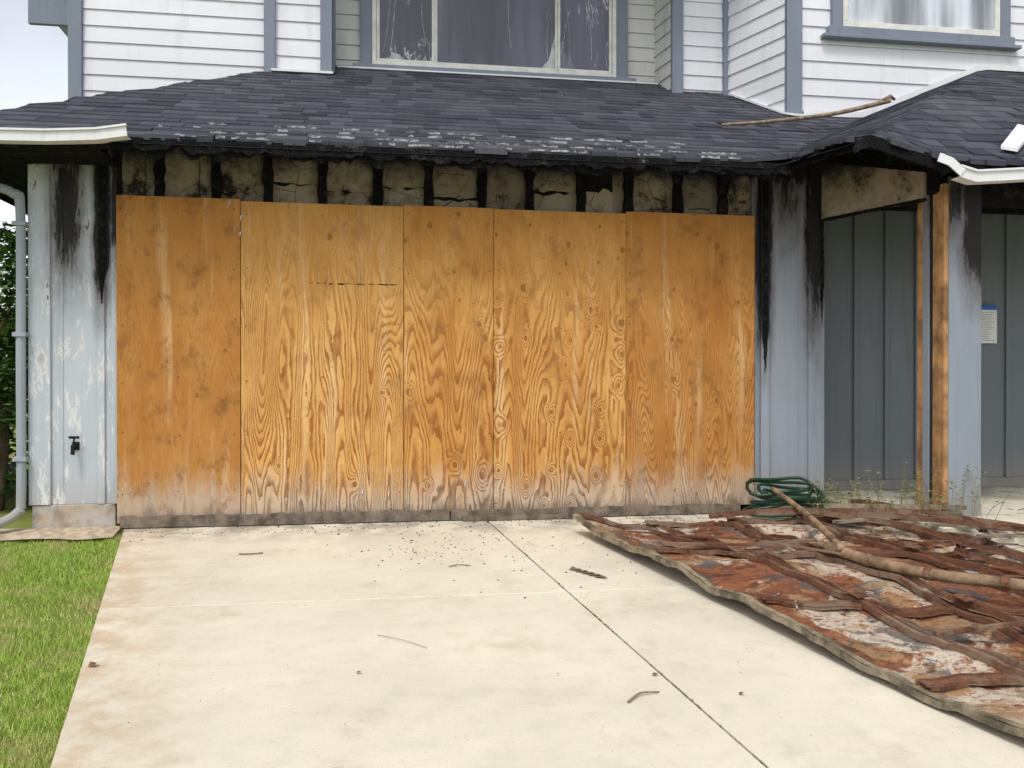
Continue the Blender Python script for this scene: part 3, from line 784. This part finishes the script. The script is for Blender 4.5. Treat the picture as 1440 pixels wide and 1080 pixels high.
b.obj('fallen_leaf',m_plain('dead_leaf',(.16,.08,.04),.8,.3,20))

# ---------------------------------------------------------------- lawn
b=B(); n=60; pr=None
for i in range(n+1):
    x=-3+3.03*i/n; yy=-.33+.10*mn.noise(Vector((x*3,0,0)))
    cur=[(x,yy,-.030),(x,-.17,-.012),(x,-.02,.004)]
    if pr: b.add(pr+cur,[(0,3,4,1),(1,4,5,2)])
    pr=cur
b.obj('dirt_strip',M['dirt'])
rng=np.random.default_rng(3)
def lawn():
    n=150000
    Y=-(.10+rng.random(n)*5.4)
    edge=.04-.172*Y+np.array([.03*mn.noise(Vector((0,y*6,1)))+.012*mn.noise(Vector((0,y*25,1))) for y in Y])
    X=edge-(rng.random(n)**1.25)*2.6+.012
    dens=np.array([mn.noise(Vector((x*1.8,y*1.8,0)))+.6*mn.noise(Vector((x*6,y*6,3))) for x,y in zip(X,Y)])
    keep=(dens>-.16)|(rng.random(n)<.28)
    keep&=~((Y>-.30)&(rng.random(n)<.80))
    X=X[keep];Y=Y[keep];dn=dens[keep];n=len(X)
    h=rng.uniform(.008,.026,n)*(1+.8*np.clip(dn,0,1)); a=rng.random(n)*6.283; w=rng.uniform(.0014,.003,n)
    lx=rng.normal(0,.013,n); ly=rng.normal(0,.013,n)
    z=np.maximum(.07*Y,-.6)-.033
    V=np.empty((n,3,3)); 
    V[:,0,0]=X-np.cos(a)*w;V[:,0,1]=Y-np.sin(a)*w;V[:,0,2]=z
    V[:,1,0]=X+np.cos(a)*w;V[:,1,1]=Y+np.sin(a)*w;V[:,1,2]=z
    V[:,2,0]=X+lx;V[:,2,1]=Y+ly;V[:,2,2]=z+h+.010
    me=bpy.data.meshes.new('lawn'); me.vertices.add(n*3); me.loops.add(n*3); me.polygons.add(n)
    me.vertices.foreach_set('co',V.ravel()); me.loops.foreach_set('vertex_index',np.arange(n*3))
    me.polygons.foreach_set('loop_start',np.arange(n)*3); me.polygons.foreach_set('loop_total',np.full(n,3))
    me.materials.append(M['grass']); me.update(); me.validate()
    o=bpy.data.objects.new('lawn',me); scene.collection.objects.link(o)
lawn()
b=B()
for i in range(130):
    x=R.uniform(5.3,6.2); y=R.uniform(-1.4,-.65)
    if R.random()<.3: x=R.uniform(5.3,5.6);y=R.uniform(-.6,-.3)
    h=R.uniform(.12,.36); dx=R.uniform(-.18,.18); dyy=R.uniform(-.12,.12)
    z0=gz(y) if x<5.6 else .1
    P=curve([(x,y,z0),(x+dx*.4,y+dyy*.4,z0+h*.6),(x+dx,y+dyy,z0+h)],3); b.tube(P,.0024,4,r1=.001)
    for k in range(R.randint(4,12)):
        q=P[R.randint(2,len(P)-1)]; l=R.uniform(.012,.04); a=R.uniform(0,6.28)
        b.add([q,q+Vector((math.cos(a)*l,math.sin(a)*l,.01)),q+Vector((math.cos(a+.5)*l*.7,math.sin(a+.5)*l*.7,.014))],[(0,1,2)])
b.obj('dry_weeds',m_leaf('dry_weed',(.30,.22,.10),(.18,.19,.06),(.10,.17,.04)))

# ---------------------------------------------------------------- tree at the side
tree=empty('broadleaf_tree')
b=B()
for (x,y,h) in [(-1.7,1.6,1.9),(-1.3,1.3,1.7),(-2.3,2.0,2.2)]:
    P=curve([(x,y,-.05),(x+.05,y,h*.4),(x-.05,y+.05,h*.75),(x+.1,y,h)],4); b.tube(P,.05,8,r1=.02)
    for k in range(7):
        q=P[R.randint(4,len(P)-1)]; a=R.uniform(0,6.28); l=R.uniform(.3,.6); b.tube(curve([q,q+Vector((math.cos(a)*l*.5,math.sin(a)*l*.5,.15)),q+Vector((math.cos(a)*l,math.sin(a)*l,.35))],3),.016,6,r1=.006)
b.obj('trunk_and_limbs',M['bark'],tree,smooth=True)
b=B(); cl=[]
for i in range(210):
    x=R.uniform(-2.8,-.90); cl.append((x,R.uniform(.8,3.2),abs(R.uniform(.0,2.5)),R.uniform(.14,.28)))
for (cx,cy,cz,r) in cl:
    for k in range(95):
        v=Vector((R.gauss(0,1),R.gauss(0,1),R.gauss(0,1))).normalized()*r*R.random()**.4
        q=Vector((cx,cy,cz))+v
        if q.x>-.68 or q.z>2.64: continue
        a=R.uniform(0,6.28); l=R.uniform(.05,.11); w=l*.36
        d=Vector((math.cos(a),math.sin(a),R.uniform(-.7,.2))).normalized(); s=d.cross(Vector((R.uniform(-.4,.4),R.uniform(-.4,.4),1))).normalized(); n=s.cross(d)
        b.add([q,q+d*l*.5+s*w-n*.006,q+d*l-n*.012,q+d*l*.5-s*w-n*.006],[(0,1,2,3)])
b.obj('foliage',M['leaf'],tree)

# ---------------------------------------------------------------- world, sun, camera
w=bpy.data.worlds.new('World'); scene.world=w; w.use_nodes=True; nt=w.node_tree; bg=nt.nodes['Background']
sky=nt.nodes.new('ShaderNodeTexSky'); sky.sky_type='NISHITA'; sky.sun_disc=False
EL,AZ=math.radians(58),math.radians(205)
sky.sun_elevation=EL; sky.sun_rotation=AZ; sky.dust_density=2.5
hs=nt.nodes.new('ShaderNodeHueSaturation'); hs.inputs['Saturation'].default_value=.28; hs.inputs['Value'].default_value=1.3
tc=nt.nodes.new('ShaderNodeTexCoord'); no=nt.nodes.new('ShaderNodeTexNoise'); no.inputs['Scale'].default_value=2.6; no.inputs['Detail'].default_value=7
mr=nt.nodes.new('ShaderNodeMapRange'); mr.inputs['From Min'].default_value=.35; mr.inputs['From Max'].default_value=.7; mr.inputs['To Min'].default_value=.9; mr.inputs['To Max'].default_value=1.45
mx=nt.nodes.new('ShaderNodeVectorMath'); mx.operation='SCALE'
L_=nt.links.new
L_(sky.outputs[0],hs.inputs['Color']); L_(tc.outputs['Generated'],no.inputs['Vector']); L_(no.outputs[0],mr.inputs['Value'])
L_(hs.outputs[0],mx.inputs[0]); L_(mr.outputs[0],mx.inputs['Scale']); L_(mx.outputs[0],bg.inputs['Color'])
bg.inputs['Strength'].default_value=.15
sd=bpy.data.lights.new('sun','SUN'); sd.energy=1.5; sd.angle=math.radians(14); sd.color=(1,.96,.9)
so=bpy.data.objects.new('sun',sd); scene.collection.objects.link(so)
d=Vector((math.sin(AZ)*math.cos(EL),math.cos(AZ)*math.cos(EL),math.sin(EL)))
so.rotation_euler=d.to_track_quat('Z','Y').to_euler(); so.location=d*30
cd=bpy.data.cameras.new('camera'); co=bpy.data.objects.new('camera',cd); scene.collection.objects.link(co)
cd.sensor_width=36; cd.lens=32.5; cd.clip_end=2000; cd.clip_start=.05
co.location=(1.763,-7.25,1.093); co.rotation_euler=(math.radians(90-.31),0,math.radians(-9.37))
scene.camera=co
scene.view_settings.view_transform='Standard'; scene.view_settings.look='None'; scene.view_settings.exposure=0
